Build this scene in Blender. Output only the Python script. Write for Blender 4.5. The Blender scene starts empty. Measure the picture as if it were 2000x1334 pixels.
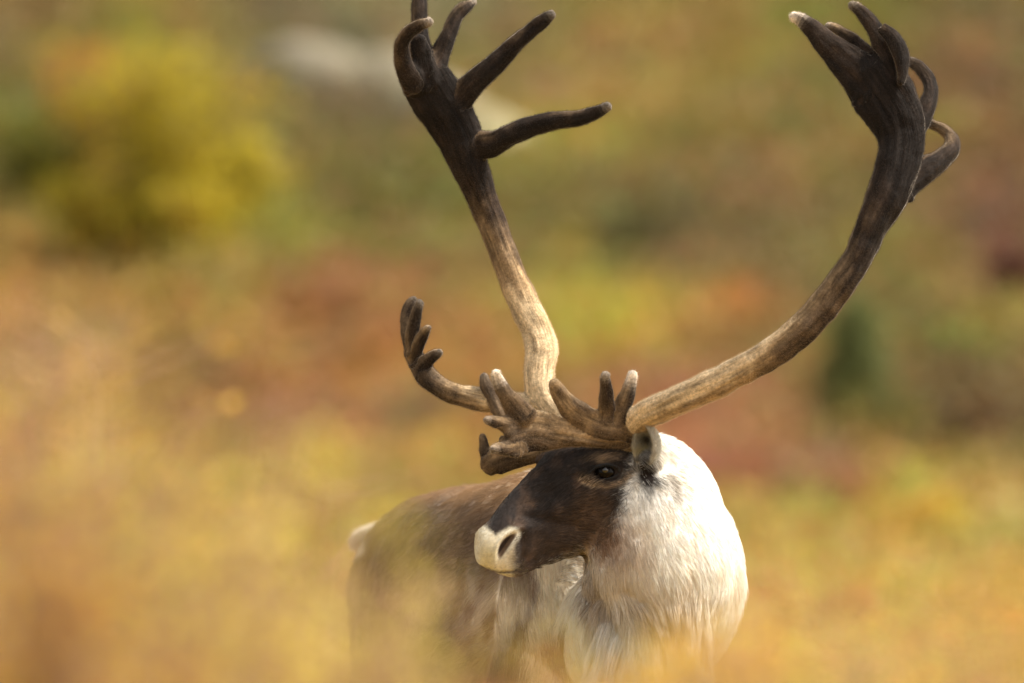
import bpy, bmesh, math, random, zlib
import numpy as np
from mathutils import Vector
from mathutils.bvhtree import BVHTree
random.seed(7); rng = np.random.default_rng(7)
SC = bpy.context.scene; COL = SC.collection

# ------------------------------------------------------------------ camera, sky, sun, exposure
CAM_D, CAM_Z, F, SENS = 20.0, 1.45, 400.0, 36.0
cam_data = bpy.data.cameras.new('camera'); cam = bpy.data.objects.new('camera', cam_data); COL.objects.link(cam)
cam.location = (0, -CAM_D, CAM_Z); cam.rotation_euler = (math.pi/2, 0, 0)
cam_data.lens = F; cam_data.sensor_width = SENS; cam_data.clip_start = 0.5; cam_data.clip_end = 3000
cam_data.dof.use_dof = True; cam_data.dof.focus_distance = CAM_D - 0.02; cam_data.dof.aperture_fstop = 4.2
SC.camera = cam
SUN_EL, SUN_AZ = math.radians(52), math.radians(92)      # high sun off to the right (thin cloud)
world = bpy.data.worlds.new('World'); SC.world = world; world.use_nodes = True
wn, wl = world.node_tree.nodes, world.node_tree.links
bgn = wn['Background']; sky = wn.new('ShaderNodeTexSky'); sky.sky_type = 'NISHITA'; sky.sun_disc = False
sky.sun_elevation = SUN_EL; sky.sun_rotation = SUN_AZ; sky.air_density = 1.0; sky.dust_density = 3.0; sky.ozone_density = 1.0
hs = wn.new('ShaderNodeHueSaturation'); hs.inputs['Saturation'].default_value = 0.22
tint = wn.new('ShaderNodeMix'); tint.data_type = 'RGBA'; tint.blend_type = 'MULTIPLY'; tint.inputs[0].default_value = 1.0
tint.inputs[7].default_value = (1.0, 0.96, 0.90, 1)
wl.new(sky.outputs[0], hs.inputs['Color']); wl.new(hs.outputs[0], tint.inputs[6]); wl.new(tint.outputs[2], bgn.inputs[0])
bgn.inputs[1].default_value = 0.13
sun_data = bpy.data.lights.new('sun', 'SUN'); sun = bpy.data.objects.new('sun', sun_data); COL.objects.link(sun)
sun_data.energy = 3.6; sun_data.angle = math.radians(9); sun_data.color = (1.0, 0.94, 0.84)
sd = Vector((math.sin(SUN_AZ)*math.cos(SUN_EL), math.cos(SUN_AZ)*math.cos(SUN_EL), math.sin(SUN_EL)))
sun.rotation_euler = sd.to_track_quat('Z', 'Y').to_euler(); sun.location = (0, 0, 50)
SC.view_settings.view_transform = 'Standard'; SC.view_settings.look = 'None'; SC.view_settings.gamma = 1
SC.view_settings.exposure = 1.1; SC.view_settings.use_curve_mapping = False
SC.render.engine = 'CYCLES'
SC.cycles.use_denoising = True; SC.cycles.use_adaptive_sampling = False
SC.cycles.max_bounces = 7; SC.cycles.diffuse_bounces = 4; SC.cycles.glossy_bounces = 2; SC.cycles.transmission_bounces = 3
SC.cycles.transparent_max_bounces = 8; SC.cycles.sample_clamp_indirect = 4
try: SC.cycles_curves.shape = 'RIBBONS'
except Exception: pass

# ------------------------------------------------------------------ helpers
U = SENS/F/2000.0                      # picture plane: size of one photo pixel at 1 m
def P(px, py, y=0.0):
    d = y + CAM_D
    return np.array([(px-1000)*U*d, y, CAM_Z-(py-667)*U*d])
def to_px(p):
    d = np.maximum(p[:, 1]+CAM_D, 0.5)
    return p[:, 0]/(U*d)+1000, 667-(p[:, 2]-CAM_Z)/(U*d)
def lin(c):
    c = np.asarray(c, float)/255.0
    return np.where(c <= 0.04045, c/12.92, ((c+0.055)/1.055)**2.4)
def sstep(a, b, x):
    t = np.clip((x-a)/(b-a), 0, 1); return t*t*(3-2*t)
def hash3(i, j, k):
    h = (i*73856093) ^ (j*19349663) ^ (k*83492791)
    h = (h ^ (h >> 13))*1274126177 & 0x7fffffff
    return ((h ^ (h >> 16)) & 0xffff)/65535.0
def noise(p, s=1.0):
    q = p*s; f = np.floor(q).astype(np.int64); t = q-f; t = t*t*(3-2*t); r = 0
    for a in (0, 1):
        for b in (0, 1):
            for c in (0, 1):
                w = (t[:, 0] if a else 1-t[:, 0])*(t[:, 1] if b else 1-t[:, 1])*(t[:, 2] if c else 1-t[:, 2])
                r = r+w*hash3(f[:, 0]+a, f[:, 1]+b, f[:, 2]+c)
    return r
def fbm(p, s=1.0, o=3):
    r = 0; a = 0.5
    for k in range(o): r = r+a*noise(p+k*17.3, s*2**k); a *= 0.5
    return r/(1-0.5**o)
def link(name, me, parent=None, mat=None):
    o = bpy.data.objects.new(name, me); COL.objects.link(o)
    if parent: o.parent = parent
    if mat is not None: me.materials.append(mat)
    return o
def mesh_np(name, V, Fc, col=None, smooth=False):
    """V n x 3, Fc m x k faces of equal size, col per-vertex linear rgb"""
    me = bpy.data.meshes.new(name); V = np.asarray(V, np.float32); Fc = np.asarray(Fc, np.int32)
    m, k = Fc.shape
    me.vertices.add(len(V)); me.vertices.foreach_set('co', V.ravel())
    me.loops.add(m*k); me.loops.foreach_set('vertex_index', Fc.ravel())
    me.polygons.add(m); me.polygons.foreach_set('loop_start', np.arange(m, dtype=np.int32)*k)
    me.polygons.foreach_set('use_smooth', np.full(m, smooth))
    me.update(calc_edges=True)
    if col is not None: set_col(me, col)
    return me
def set_col(me, col, name='col'):
    a = me.color_attributes.new(name, 'FLOAT_COLOR', 'POINT')
    c = np.ones((len(col), 4), np.float32); c[:, :3] = col; a.data.foreach_set('color', c.ravel())
def tag(o, label=None, cat=None, group=None, kind=None):
    for k, v in (('label', label), ('category', cat), ('group', group), ('kind', kind)):
        if v: o[k] = v
    return o
def empty(name, loc):
    o = bpy.data.objects.new(name, None); COL.objects.link(o); o.location = loc; o.empty_display_size = 0.1; return o
def mat_new(name):
    m = bpy.data.materials.new(name); m.use_nodes = True; return m, m.node_tree.nodes, m.node_tree.links, m.node_tree.nodes['Principled BSDF']
def attr_node(n, name='col'):
    a = n.new('ShaderNodeAttribute'); a.attribute_name = name; return a
def mul_noise(m, n, l, colsock, vec, scale, lo, hi, detail=4, rough=0.6):
    t = n.new('ShaderNodeTexNoise'); t.inputs['Scale'].default_value = scale; t.inputs['Detail'].default_value = detail
    t.inputs['Roughness'].default_value = rough
    if vec is not None: l.new(vec, t.inputs['Vector'])
    r = n.new('ShaderNodeMapRange'); r.inputs['From Min'].default_value = 0.3; r.inputs['From Max'].default_value = 0.7
    r.inputs['To Min'].default_value = lo; r.inputs['To Max'].default_value = hi; l.new(t.outputs[0], r.inputs[0])
    mx = n.new('ShaderNodeMix'); mx.data_type = 'RGBA'; mx.blend_type = 'MULTIPLY'; mx.inputs[0].default_value = 1
    l.new(colsock, mx.inputs[6]); l.new(r.outputs[0], mx.inputs[7]); return mx.outputs[2], t

# materials
def leaf_material():
    m, n, l, b = mat_new('leaf'); a = attr_node(n); b.inputs['Roughness'].default_value = 0.55
    b.inputs['Specular IOR Level'].default_value = 0.25
    l.new(a.outputs['Color'], b.inputs['Base Color'])
    tr = n.new('ShaderNodeBsdfTranslucent'); l.new(a.outputs['Color'], tr.inputs[0])
    mx = n.new('ShaderNodeMixShader'); mx.inputs[0].default_value = 0.5
    l.new(b.outputs[0], mx.inputs[1]); l.new(tr.outputs[0], mx.inputs[2]); l.new(mx.outputs[0], n['Material Output'].inputs[0]); return m
LEAF = leaf_material()
def plain(name, c, rough=0.8, scale=30, lo=0.7, hi=1.25, bump=0.3, metal=0):
    m, n, l, b = mat_new(name); rgb = n.new('ShaderNodeRGB'); rgb.outputs[0].default_value = (*c, 1)
    tc = n.new('ShaderNodeTexCoord'); s, t = mul_noise(m, n, l, rgb.outputs[0], tc.outputs['Object'], scale, lo, hi)
    l.new(s, b.inputs['Base Color']); b.inputs['Roughness'].default_value = rough
    bp = n.new('ShaderNodeBump'); bp.inputs['Strength'].default_value = bump; bp.inputs['Distance'].default_value = 0.01
    l.new(t.outputs[0], bp.inputs['Height']); l.new(bp.outputs[0], b.inputs['Normal']); return m
BARK = plain('bark', (0.10, 0.07, 0.05)); TWIG = plain('red_twig', (0.30, 0.17, 0.10), 0.6, 80)
def attr_mat(name, rough=0.9, nscale=12, lo=0.75, hi=1.25, sheen=0.0):
    m, n, l, b = mat_new(name); a = attr_node(n); tc = n.new('ShaderNodeTexCoord')
    s, t = mul_noise(m, n, l, a.outputs['Color'], tc.outputs['Object'], nscale, lo, hi)
    l.new(s, b.inputs['Base Color']); b.inputs['Roughness'].default_value = rough; b.inputs['Specular IOR Level'].default_value = 0.15
    if sheen: b.inputs['Sheen Weight'].default_value = sheen; b.inputs['Sheen Roughness'].default_value = 0.4
    return m

# ------------------------------------------------------------------ terrain
def ground_z(x, y):
    x = np.asarray(x, float); y = np.asarray(y, float)
    near = 0.42*(1-sstep(-9, -2.5, y))                                   # low bank the photographer stands behind
    D = y+CAM_D
    t = np.maximum(D-58, 0)
    hill = 0.19*(np.sqrt(t*t+9)-3)*(1-0.45*sstep(60, 400, t))
    und = 0.10*np.sin(x*0.55+y*0.21)*np.sin(y*0.33+1.3)+0.06*np.sin(x*1.3-y*0.7)
    return near+hill+und*sstep(4, 30, y)
def terrain_hit(px, py):
    d = np.arange(30, 400, 0.1); x = (px-1000)*U*d; z = CAM_Z-(py-667)*U*d
    g = ground_z(x, d-CAM_D); k = np.argmax(g >= z)
    return np.array([x[k], d[k]-CAM_D, g[k]])
# the plant communities of the slope, by eye: mean colour over a coarse lattice, seen along the slope
LAT = np.array([
 [(125,95,60),(140,120,50),(115,95,68),(125,110,85),(132,118,80),(138,112,65),(148,110,66),(140,114,60),(112,98,50),(112,92,56)],
 [(105,98,48),(140,122,48),(138,116,58),(116,92,62),(145,118,62),(152,130,62),(138,112,58),(128,108,60),(125,98,55),(122,90,58)],
 [(140,112,56),(148,128,52),(132,114,54),(110,96,50),(124,106,56),(112,97,52),(102,88,54),(116,90,60),(126,104,56),(116,86,60)],
 [(150,112,62),(163,118,60),(156,120,66),(156,106,70),(156,116,70),(166,144,62),(164,120,64),(128,104,60),(110,104,54),(140,112,58)],
 [(170,130,68),(145,108,58),(146,98,66),(150,106,70),(164,124,66),(150,102,66),(158,102,76),(160,106,78),(124,104,56),(112,84,56)],
 [(170,132,70),(172,138,70),(168,134,68),(168,136,70),(170,136,72),(172,136,76),(172,136,76),(178,140,78),(176,142,72),(168,142,78)],
 [(160,125,70),(165,130,72),(170,134,70),(170,134,72),(175,138,74),(178,140,76),(180,142,78),(184,142,78),(180,140,76),(182,136,72)]], float)
SPOTS = [(130,280,70,60,(84,84,40)),(1250,490,110,45,(88,80,46)),(800,415,120,40,(98,90,44)),(1880,850,80,50,(98,74,48)),
 (1580,955,110,32,(156,106,84)),(1350,955,80,30,(158,106,84)),(1960,540,60,60,(92,56,48)),(450,765,90,28,(150,98,66)),
 (330,760,80,30,(100,84,44)),(660,600,110,35,(158,106,72)),(560,520,110,30,(136,126,54)),(1200,655,130,50,(172,150,58)),
 (1420,640,90,30,(176,118,68)),(1120,330,110,35,(160,138,56)),(1050,205,70,22,(118,82,72)),(1850,190,90,45,(140,90,66)),
 (1500,360,60,40,(150,98,68)),(1370,540,90,35,(120,88,64)),(1840,1040,80,60,(180,154,60)),(1950,1090,70,45,(176,164,96)),
 (820,880,60,25,(108,84,62)),(1800,300,80,25,(142,116,50)),(1700,100,90,30,(128,106,46)),(1500,80,60,40,(118,112,52)),
 (1920,740,60,30,(118,112,50)),(950,560,60,25,(138,104,74))]
KB = np.array([1.03, 1.20, 1.22])
def slope_col(pw):
    px, py = to_px(pw)
    w = (fbm(pw, 0.9, 3)-0.5)
    px = px+w*130; py = py+(fbm(pw+31, 0.9, 3)-0.5)*70
    gx = np.clip((px-100)/200, 0, 8.999); gy = np.clip((py-95)/190.6, 0, 5.999)
    i = gx.astype(int); j = gy.astype(int); u = (gx-i)[:, None]; v = (gy-j)[:, None]
    c = LAT[j, i]*(1-u)*(1-v)+LAT[j, i+1]*u*(1-v)+LAT[j+1, i]*(1-u)*v+LAT[j+1, i+1]*u*v
    for (a, b, rx, ry, cc) in SPOTS:
        g = np.exp(-((px-a)/rx)**2-((py-b)/ry)**2)[:, None]; c = c*(1-g)+np.array(cc)*g
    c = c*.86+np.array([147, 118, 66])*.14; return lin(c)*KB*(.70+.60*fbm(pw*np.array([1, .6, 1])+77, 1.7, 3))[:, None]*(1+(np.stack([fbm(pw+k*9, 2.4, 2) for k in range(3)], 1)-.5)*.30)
def axis(*segs):
    out = []
    for a, b, s in segs: out += list(np.arange(a, b, s))
    return np.array(out+[segs[-1][1]])
xs = axis((-300, -60, 30), (-60, -12, 4), (-12, -6, 0.5), (-6, 6, 0.15), (6, 12, 0.5), (12, 60, 4), (60, 300, 30))
ys = axis((-60, -22, 4), (-22, 0, 0.5), (0, 30, 1), (30, 75, 0.2), (75, 120, 3), (120, 800, 34))
X, Y = np.meshgrid(xs, ys); Z = ground_z(X, Y)
V = np.stack([X.ravel(), Y.ravel(), Z.ravel()], 1)
V[:, 2] += (fbm(V, 2.0, 2)-0.5)*0.10*sstep(3, 25, V[:, 1])
nx = len(xs); q = (np.arange(len(ys)-1)[:, None]*nx+np.arange(nx-1)[None]).ravel()
Fq = np.stack([q, q+1, q+nx+1, q+nx], 1)
gm = attr_mat('tundra_soil', 1.0, 6, 0.7, 1.2)
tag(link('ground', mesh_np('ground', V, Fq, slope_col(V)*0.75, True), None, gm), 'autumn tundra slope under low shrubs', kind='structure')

# ------------------------------------------------------------------ leaves
def leaf_cloud(C, size, col, up=0.3, jit=0.25, elong=0.55):
    """kite-shaped leaves at C (n x 3); size (n,), col (n,3)"""
    n = len(C); a = rng.normal(size=(n, 3)); a[:, 2] += up; a /= np.linalg.norm(a, axis=1)[:, None]
    b = np.cross(a, rng.normal(size=(n, 3))); b /= np.linalg.norm(b, axis=1)[:, None]
    s = size[:, None]; w = b*s*elong*0.5; nn = np.cross(a, b)*s*0.08
    V = np.stack([C, C+a*s*0.45+w-nn, C+a*s, C+a*s*0.45-w-nn], 1).reshape(-1, 3)
    c = np.repeat(col*(1+jit*rng.normal(size=(n, 1))).clip(0.4, 1.8), 4, 0)
    return V, np.arange(4*n).reshape(n, 4), c
def tubes(paths, sides=5):
    """paths: list of (pts n x 3, radii n) -> one mesh's V, F"""
    Vs, Fs = [], []; base = 0
    for pts, r in paths:
        pts = np.asarray(pts, float); n = len(pts); t = np.gradient(pts, axis=0); t /= np.linalg.norm(t, axis=1)[:, None]+1e-9
        ref = np.array([0.3, 1.0, 0.2]); a = np.cross(t, ref); a /= np.linalg.norm(a, axis=1)[:, None]+1e-9; b = np.cross(t, a)
        th = np.arange(sides)*2*math.pi/sides
        ring = pts[:, None]+np.asarray(r)[:, None, None]*(np.cos(th)[None, :, None]*a[:, None]+np.sin(th)[None, :, None]*b[:, None])
        Vs.append(ring.reshape(-1, 3))
        i = np.arange(n-1)[:, None]*sides; k = np.arange(sides)[None]; k2 = (k+1) % sides
        Fs.append(np.stack([i+k, i+k2, i+sides+k2, i+sides+k], -1).reshape(-1, 4)+base); base += n*sides
    return np.concatenate(Vs), np.concatenate(Fs)

# low ground cover of the slope: one uncountable mass
def ground_cover(name, label, xr, yr, dens, hgt, leaf, per):
    A = (xr[1]-xr[0])*(yr[1]-yr[0]); n = int(A*dens)
    x = rng.uniform(*xr, n); y = rng.uniform(*yr, n)
    keep = np.abs(x) < U*1000*(y+CAM_D)+4.5; x, y = x[keep], y[keep]; n = len(x)
    root = np.stack([x, y, ground_z(x, y)], 1)
    h = hgt*rng.uniform(0.35, 1.2, n)*(0.6+0.9*fbm(root, 0.8, 2))
    rc = root.copy(); rc[:, :2] += rng.normal(0, 0.05, (n, 2)); col = slope_col(rc)
    col = col*(0.85+0.3*rng.random((n, 1)))*(1+0.16*rng.normal(size=(n, 3)).clip(-1.5, 1.5))
    C = np.repeat(root, per, 0); hh = np.repeat(h, per)
    off = rng.normal(0, 1, (n*per, 3)); C[:, 0] += off[:, 0]*hh*0.35; C[:, 1] += off[:, 1]*hh*0.35; C[:, 2] += hh*rng.uniform(0.05, 1, n*per)
    V, Fc, c = leaf_cloud(C, leaf*rng.uniform(0.6, 1.4, n*per), np.repeat(col, per, 0), 0.5, 0.12, 0.7)
    return tag(link(name, mesh_np(name, V, Fc, c), None, LEAF), label, kind='stuff')
ground_cover('ground_cover', 'low autumn tundra plants covering the slope behind the caribou', (-8.5, 8.5), (34, 64), 60, 0.24, 0.07, 14)
ground_cover('grass', 'tan and russet low plants on the flat behind the caribou', (-6.5, 6.5), (-9, 34), 30, 0.22, 0.06, 12)

# ------------------------------------------------------------------ shrubs and trees
def grow(root, height, spread, nstem, segs=6, lean=(0, 0), thin=1.0, low=.7):
    paths, tips = [], []
    for s in range(nstem):
        a = rng.uniform(0, 2*math.pi); d = spread*math.sqrt(rng.random())
        top = np.array([math.cos(a)*d+lean[0], math.sin(a)*d*0.8+lean[1], height*rng.uniform(low, 1.0)])
        t = np.linspace(0, 1, segs)[:, None]; base = np.array([math.cos(a)*d*0.15, math.sin(a)*d*0.15, -0.03])
        pts = root+base+(top-base)*np.concatenate([t**1.35, t**1.35, t**0.9], 1)
        pts[1:-1] += rng.normal(0, 0.012*height, (segs-2, 3))
        r0 = 0.011*height**0.5*thin; paths.append((pts, np.linspace(r0, r0*0.25, segs)))
        for k in range(2, segs):
            for m in range(3):
                q = pts[k]+(pts[k-1]-pts[k])*rng.random(); d2 = rng.normal(size=3)*np.array([1, 1, 0.5]); d2[2] = abs(d2[2])+0.4
                e = q+d2/np.linalg.norm(d2)*height*rng.uniform(0.1, 0.24); e[2] = min(e[2], root[2]+height*rng.uniform(.9, 1.0))
                mid = (q+e)/2+rng.normal(0, 0.01, 3); paths.append((np.array([q, mid, e]), np.array([r0*0.35, r0*0.25, r0*0.12])))
                tips.append((q, e))
    return paths, tips
def shrub(name, label, cat, group, root, height, spread, nstem, leaf, colors, per_tip=10, scatter=0.05, stem_mat=BARK, top_fade=0.0, lean=(0, 0), zmin=None, low=.7):
    global rng
    rng = np.random.default_rng(zlib.crc32(label.encode()))
    root = np.asarray(root, float); e = empty(name, tuple(root)); tag(e, label, cat, group)
    paths, tips = grow(np.zeros(3), height, spread, nstem, lean=lean, thin=.55 if stem_mat is TWIG else 1.0, low=low)
    V, Fc = tubes(paths, 5); link('stem', mesh_np('stem', V, Fc, None, True), e, stem_mat)
    q = np.array([t[0] for t in tips]); t2 = np.array([t[1] for t in tips]); n = len(q)
    C = np.repeat(q, per_tip, 0)+(np.repeat(t2-q, per_tip, 0))*rng.uniform(0.1, 1.1, (n*per_tip, 1))+rng.normal(0, scatter, (n*per_tip, 3))
    if top_fade:
        k = rng.random(len(C)) > top_fade*sstep(0.55*height, 1.05*height, C[:, 2]); C = C[k]
    if zmin is not None:
        C = C[C[:, 2] > zmin]
    C[:, 2] = np.maximum(C[:, 2], 0.01)
    cols = lin(np.array(colors, float)); ci = (noise(C+root*3.1, 1/(0.28*height+1e-6))*1.25*len(cols)+rng.normal(0, 0.4, len(C))).astype(int).clip(0, len(cols)-1)
    V, Fc, c = leaf_cloud(C, leaf*rng.uniform(0.6, 1.3, len(C)), cols[ci], 0.3, 0.14)
    link('foliage', mesh_np('foliage', V, Fc, c), e, LEAF); return e

# slope shrubs (each anchored where it stands on the slope)
def slope_shrub(px, py, h, sp, ns, cols, name, label, cat='shrub', per=10, leaf=0.06, group='shrubs on the slope'):
    r = terrain_hit(px, py); r[2] -= 0.02
    return shrub(name, label, cat, group, r, h, sp, ns, leaf, cols, per, 0.05)
YEL = [(182,166,46), (194,174,48), (164,152,48), (190,164,58)]
slope_shrub(310, 540, 1.5, 0.62, 20, YEL, 'yellow_willow', 'large round yellow-green willow bush on the slope at upper left', per=11, leaf=0.07)
slope_shrub(440, 510, 0.75, 0.32, 12, YEL, 'yellow_willow', 'small bright yellow willow leaning out right of the large yellow bush', per=13, leaf=0.07)
slope_shrub(220, 550, 0.62, 0.45, 12, YEL, 'yellow_willow', 'low yellow willow skirting the left foot of the large yellow bush', per=9, leaf=0.07)
slope_shrub(390, 550, 0.60, 0.34, 12, YEL, 'yellow_willow', 'low yellow willow skirting the right foot of the large yellow bush', per=9, leaf=0.07)
slope_shrub(180, 430, 1.15, 0.32, 9, [(190,140,62), (178,120,60), (180,150,60)], 'willow_bush', 'orange-topped willow rising at the left edge of the large yellow bush', per=12)
slope_shrub(70, 440, 0.75, 0.4, 9, [(128,122,44), (104,108,42), (150,136,44)], 'willow_bush', 'olive green willow left of the large yellow bush', per=12)
slope_shrub(130, 370, 0.36, 0.28, 8, [(70,78,34), (86,90,38)], 'alder_bush', 'dark green low bush beside the orange-topped willow', per=12)
slope_shrub(1700, 880, 0.3, 0.3, 8, [(110,104,52), (96,96,44)], 'birch_shrub', 'low olive shrub at the foot of the dark spruce', per=10)
slope_shrub(1880, 900, 0.28, 0.28, 8, [(104,76,48), (92,70,50)], 'birch_shrub', 'low dark brown shrub at the right edge below the spruce', per=10)
slope_shrub(1960, 600, 0.34, 0.26, 8, [(98,64,50), (108,70,54)], 'birch_shrub', 'dark maroon dwarf birch at the right edge above the spruce', per=10)
slope_shrub(1590, 1000, 0.2, 0.3, 8, [(160,100,84), (150,98,80), (168,116,88)], 'birch_shrub', 'low pinkish red dwarf birch right of the neck', per=10)
slope_shrub(1395, 975, 0.17, 0.22, 7, [(168,106,86), (160,112,88)], 'birch_shrub', 'low rose red dwarf birch just behind the crest of the neck', per=10)
slope_shrub(1840, 1100, 0.3, 0.3, 8, [(184,164,56), (190,150,66)], 'willow_bush', 'small yellow willow low down at the right edge', per=10)
slope_shrub(1250, 520, 0.3, 0.38, 8, [(92,82,46), (84,78,42)], 'birch_shrub', 'low dark olive shrub between the two antler beams', per=10)
slope_shrub(800, 450, 0.26, 0.4, 8, [(96,92,40), (108,98,44)], 'birch_shrub', 'low dark green shrub left of the far antler beam', per=10)
slope_shrub(640, 640, 0.22, 0.35, 8, [(160,106,72), (152,108,70)], 'birch_shrub', 'low brick red dwarf birch left of the far antler beam', per=10)
slope_shrub(440, 795, 0.16, 0.3, 8, [(150,96,64), (140,92,62)], 'birch_shrub', 'low dark red dwarf birch left of the forward tine', per=10)

def spruce(px, py, h):
    r = terrain_hit(px, py); e = empty('spruce_tree', tuple(r-np.array([0, 0, 0.03])))
    tag(e, 'small dark green spruce standing alone on the slope inside the near antler curve', 'tree')
    V, Fc = tubes([(np.array([[0, 0, 0], [0.01, 0, h*0.5], [0, 0, h]]), np.array([0.03, 0.02, 0.005]))], 7)
    link('trunk', mesh_np('trunk', V, Fc, None, True), e, BARK)
    C, Cc, br = [], [], []
    for k in range(90):
        z = h*(0.06+0.92*(k/90)**0.9); L = 0.36*h*(1-z/h)**0.6+0.03; a = k*2.4
        for t in np.linspace(0.15, 1, 14):
            p = np.array([math.cos(a)*L*t, math.sin(a)*L*t, z-0.25*L*t*t+0.05*L*t])
            C.append(p+rng.normal(0, 0.012, (5, 3)))
        br.append((np.array([[0, 0, z], [math.cos(a)*L, math.sin(a)*L, z-0.2*L]]), np.array([0.006, 0.002])))
    V, Fc = tubes(br, 3); link('branches', mesh_np('branches', V, Fc), e, BARK)
    C = np.concatenate(C); col = np.tile(lin((118, 124, 74)), (len(C), 1))
    V, Fc, c = leaf_cloud(C, 0.05*rng.uniform(0.6, 1.4, len(C)), col, 0.1, 0.2, 0.3)
    link('crown', mesh_np('crown', V, Fc, c), e, LEAF)
spruce(1672, 850, 0.80)

# pale lichen boulders at upper left
def boulder(px, py, sx, sz, c1, label):
    r = terrain_hit(px, py); bm = bmesh.new(); bmesh.ops.create_icosphere(bm, subdivisions=4, radius=1)
    co = np.array([v.co[:] for v in bm.verts]); k = 0.72+0.55*fbm(co+px, 1.3, 3); co = co*k[:, None]*np.array([sx, sx*0.8, sz]); co[:, 2] = np.maximum(co[:, 2], -0.3*sz)
    for v, c in zip(bm.verts, co): v.co = c
    me = bpy.data.meshes.new('boulder'); bm.to_mesh(me); bm.free()
    for p in me.polygons: p.use_smooth = True
    o = link('boulder', me, None, plain('lichen_rock', tuple(lin(c1)), 0.95, 5, 0.7, 1.3, 0.6)); o.location = (r[0], r[1], r[2]+0.18*sz)
    tag(o, label, 'rock', 'lichen covered boulders')
boulder(590, 190, 0.50, 0.34, (112, 104, 86), 'dark brownish boulder, leftmost and highest on the slope')
boulder(750, 200, 0.34, 0.32, (122, 114, 94), 'pale grey lichen boulder between the dark boulder and the far antler')
boulder(850, 262, 0.36, 0.30, (132, 124, 100), 'small pale lichen boulder behind the forked top of the far antler')
boulder(945, 310, 0.34, 0.26, (138, 130, 98), 'yellowish grey boulder between the tines of the far antler')

# ------------------------------------------------------------------ the caribou
def catmull(A, step):
    A = np.asarray(A, float); n = len(A); out = []
    for i in range(n-1):
        p0, p1, p2, p3 = A[max(i-1, 0)], A[i], A[i+1], A[min(i+2, n-1)]
        m = max(2, int(np.linalg.norm(p2[:3]-p1[:3])/step))
        for k in range(m):
            t = k/m; out.append(0.5*((2*p1)+(-p0+p2)*t+(2*p0-5*p1+4*p2-p3)*t*t+(-p0+3*p1-3*p2+p3)*t**3))
    out.append(A[-1]); return np.array(out)
def chain(pts, flat=0.85, step=0.006, sides=18, base_cap=True):
    """pts: (px, py, y, half width px [, depth ratio]) -> closed tube V, F; the samples too"""
    A = []
    for p in pts:
        w = P(p[0], p[1], p[2]); r = p[3]*U*(CAM_D+p[2])+.0018; f = p[4] if len(p) > 4 else flat
        A.append([*w, r, r*f])
    S = catmull(A, step); return sweep(S, sides)
def sweep(S, sides=18, ydir=(0, 1, 0)):
    t = np.gradient(S[:, :3], axis=0); t /= np.linalg.norm(t, axis=1)[:, None]+1e-12
    S0, S1 = S[0].copy(), S[-1].copy(); cap0, cap1 = [], []
    for a in (20, 45, 70, 87):
        s, c = math.sin(math.radians(a)), math.cos(math.radians(a))
        for (E, tt, L) in ((S0, -t[0], cap0), (S1, t[-1], cap1)):
            e = E.copy(); e[:3] += tt*s*min(E[3], E[4])*1.0; e[3:5] *= c; L.append(e)
    T = np.concatenate([np.repeat(t[:1], 4, 0), t, np.repeat(t[-1:], 4, 0)])
    S2 = np.concatenate([np.array(cap0[::-1]), S, np.array(cap1)]); n = len(S2)
    yd = np.tile(np.array(ydir, float), (n, 1)); a = np.cross(T, yd); ln = np.linalg.norm(a, axis=1)[:, None]
    a = np.where(ln > 0.15, a/np.maximum(ln, 1e-9), np.array([1.0, 0, 0]))
    a -= T*np.sum(a*T, 1)[:, None]; a /= np.linalg.norm(a, axis=1)[:, None]; b = np.cross(T, a)
    th = np.arange(sides)*2*math.pi/sides
    R = S2[:, None, :3]+S2[:, None, 3:4]*np.cos(th)[None, :, None]*a[:, None]+S2[:, None, 4:5]*np.sin(th)[None, :, None]*b[:, None]
    return close_rings(R)
def close_rings(R):
    n, s = R.shape[:2]; V = list(R.reshape(-1, 3)); Fs = []
    for i in range(n-1):
        for k in range(s): Fs.append((i*s+k, i*s+(k+1) % s, (i+1)*s+(k+1) % s, (i+1)*s+k))
    V.append(R[0].mean(0)); V.append(R[-1].mean(0)); c0, c1 = n*s, n*s+1
    for k in range(s): Fs.append((c0, (k+1) % s, k)); Fs.append((c1, (n-1)*s+k, (n-1)*s+(k+1) % s))
    return np.array(V), Fs
def ellipsoid(c, a, b, d, seg=20, rings=12):
    """c centre; a, b, d axis vectors"""
    R = []
    for i in range(1, rings):
        ph = math.pi*i/rings
        R.append([c+a*math.cos(ph)+math.sin(ph)*(b*math.cos(t)+d*math.sin(t)) for t in np.arange(seg)*2*math.pi/seg])
    V, Fs = close_rings(np.array(R)); V[-2] = c+a; V[-1] = c-a; return V, Fs
def fuse(shapes, voxel, smooth_it, name):
    V, Fs, b = [], [], 0
    for v, f in shapes: V += [tuple(p) for p in v]; Fs += [tuple(i+b for i in q) for q in f]; b += len(v)
    me = bpy.data.meshes.new(name); me.from_pydata(V, [], Fs)
    bm = bmesh.new(); bm.from_mesh(me); bmesh.ops.recalc_face_normals(bm, faces=bm.faces); bm.to_mesh(me); bm.free()
    o = link('tmp', me); r = o.modifiers.new('r', 'REMESH'); r.mode = 'VOXEL'; r.voxel_size = voxel
    s = o.modifiers.new('s', 'SMOOTH'); s.factor = 0.5; s.iterations = smooth_it
    dg = bpy.context.evaluated_depsgraph_get(); dg.update(); out = bpy.data.meshes.new_from_object(o.evaluated_get(dg)); out.name = name
    bpy.data.objects.remove(o); return out
def get_v(me): a = np.empty(len(me.vertices)*3, np.float32); me.vertices.foreach_get('co', a); return a.reshape(-1, 3).astype(float)
def get_n(me): a = np.empty(len(me.vertices)*3, np.float32); me.vertex_normals.foreach_get('vector', a); return a.reshape(-1, 3).astype(float)
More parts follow.
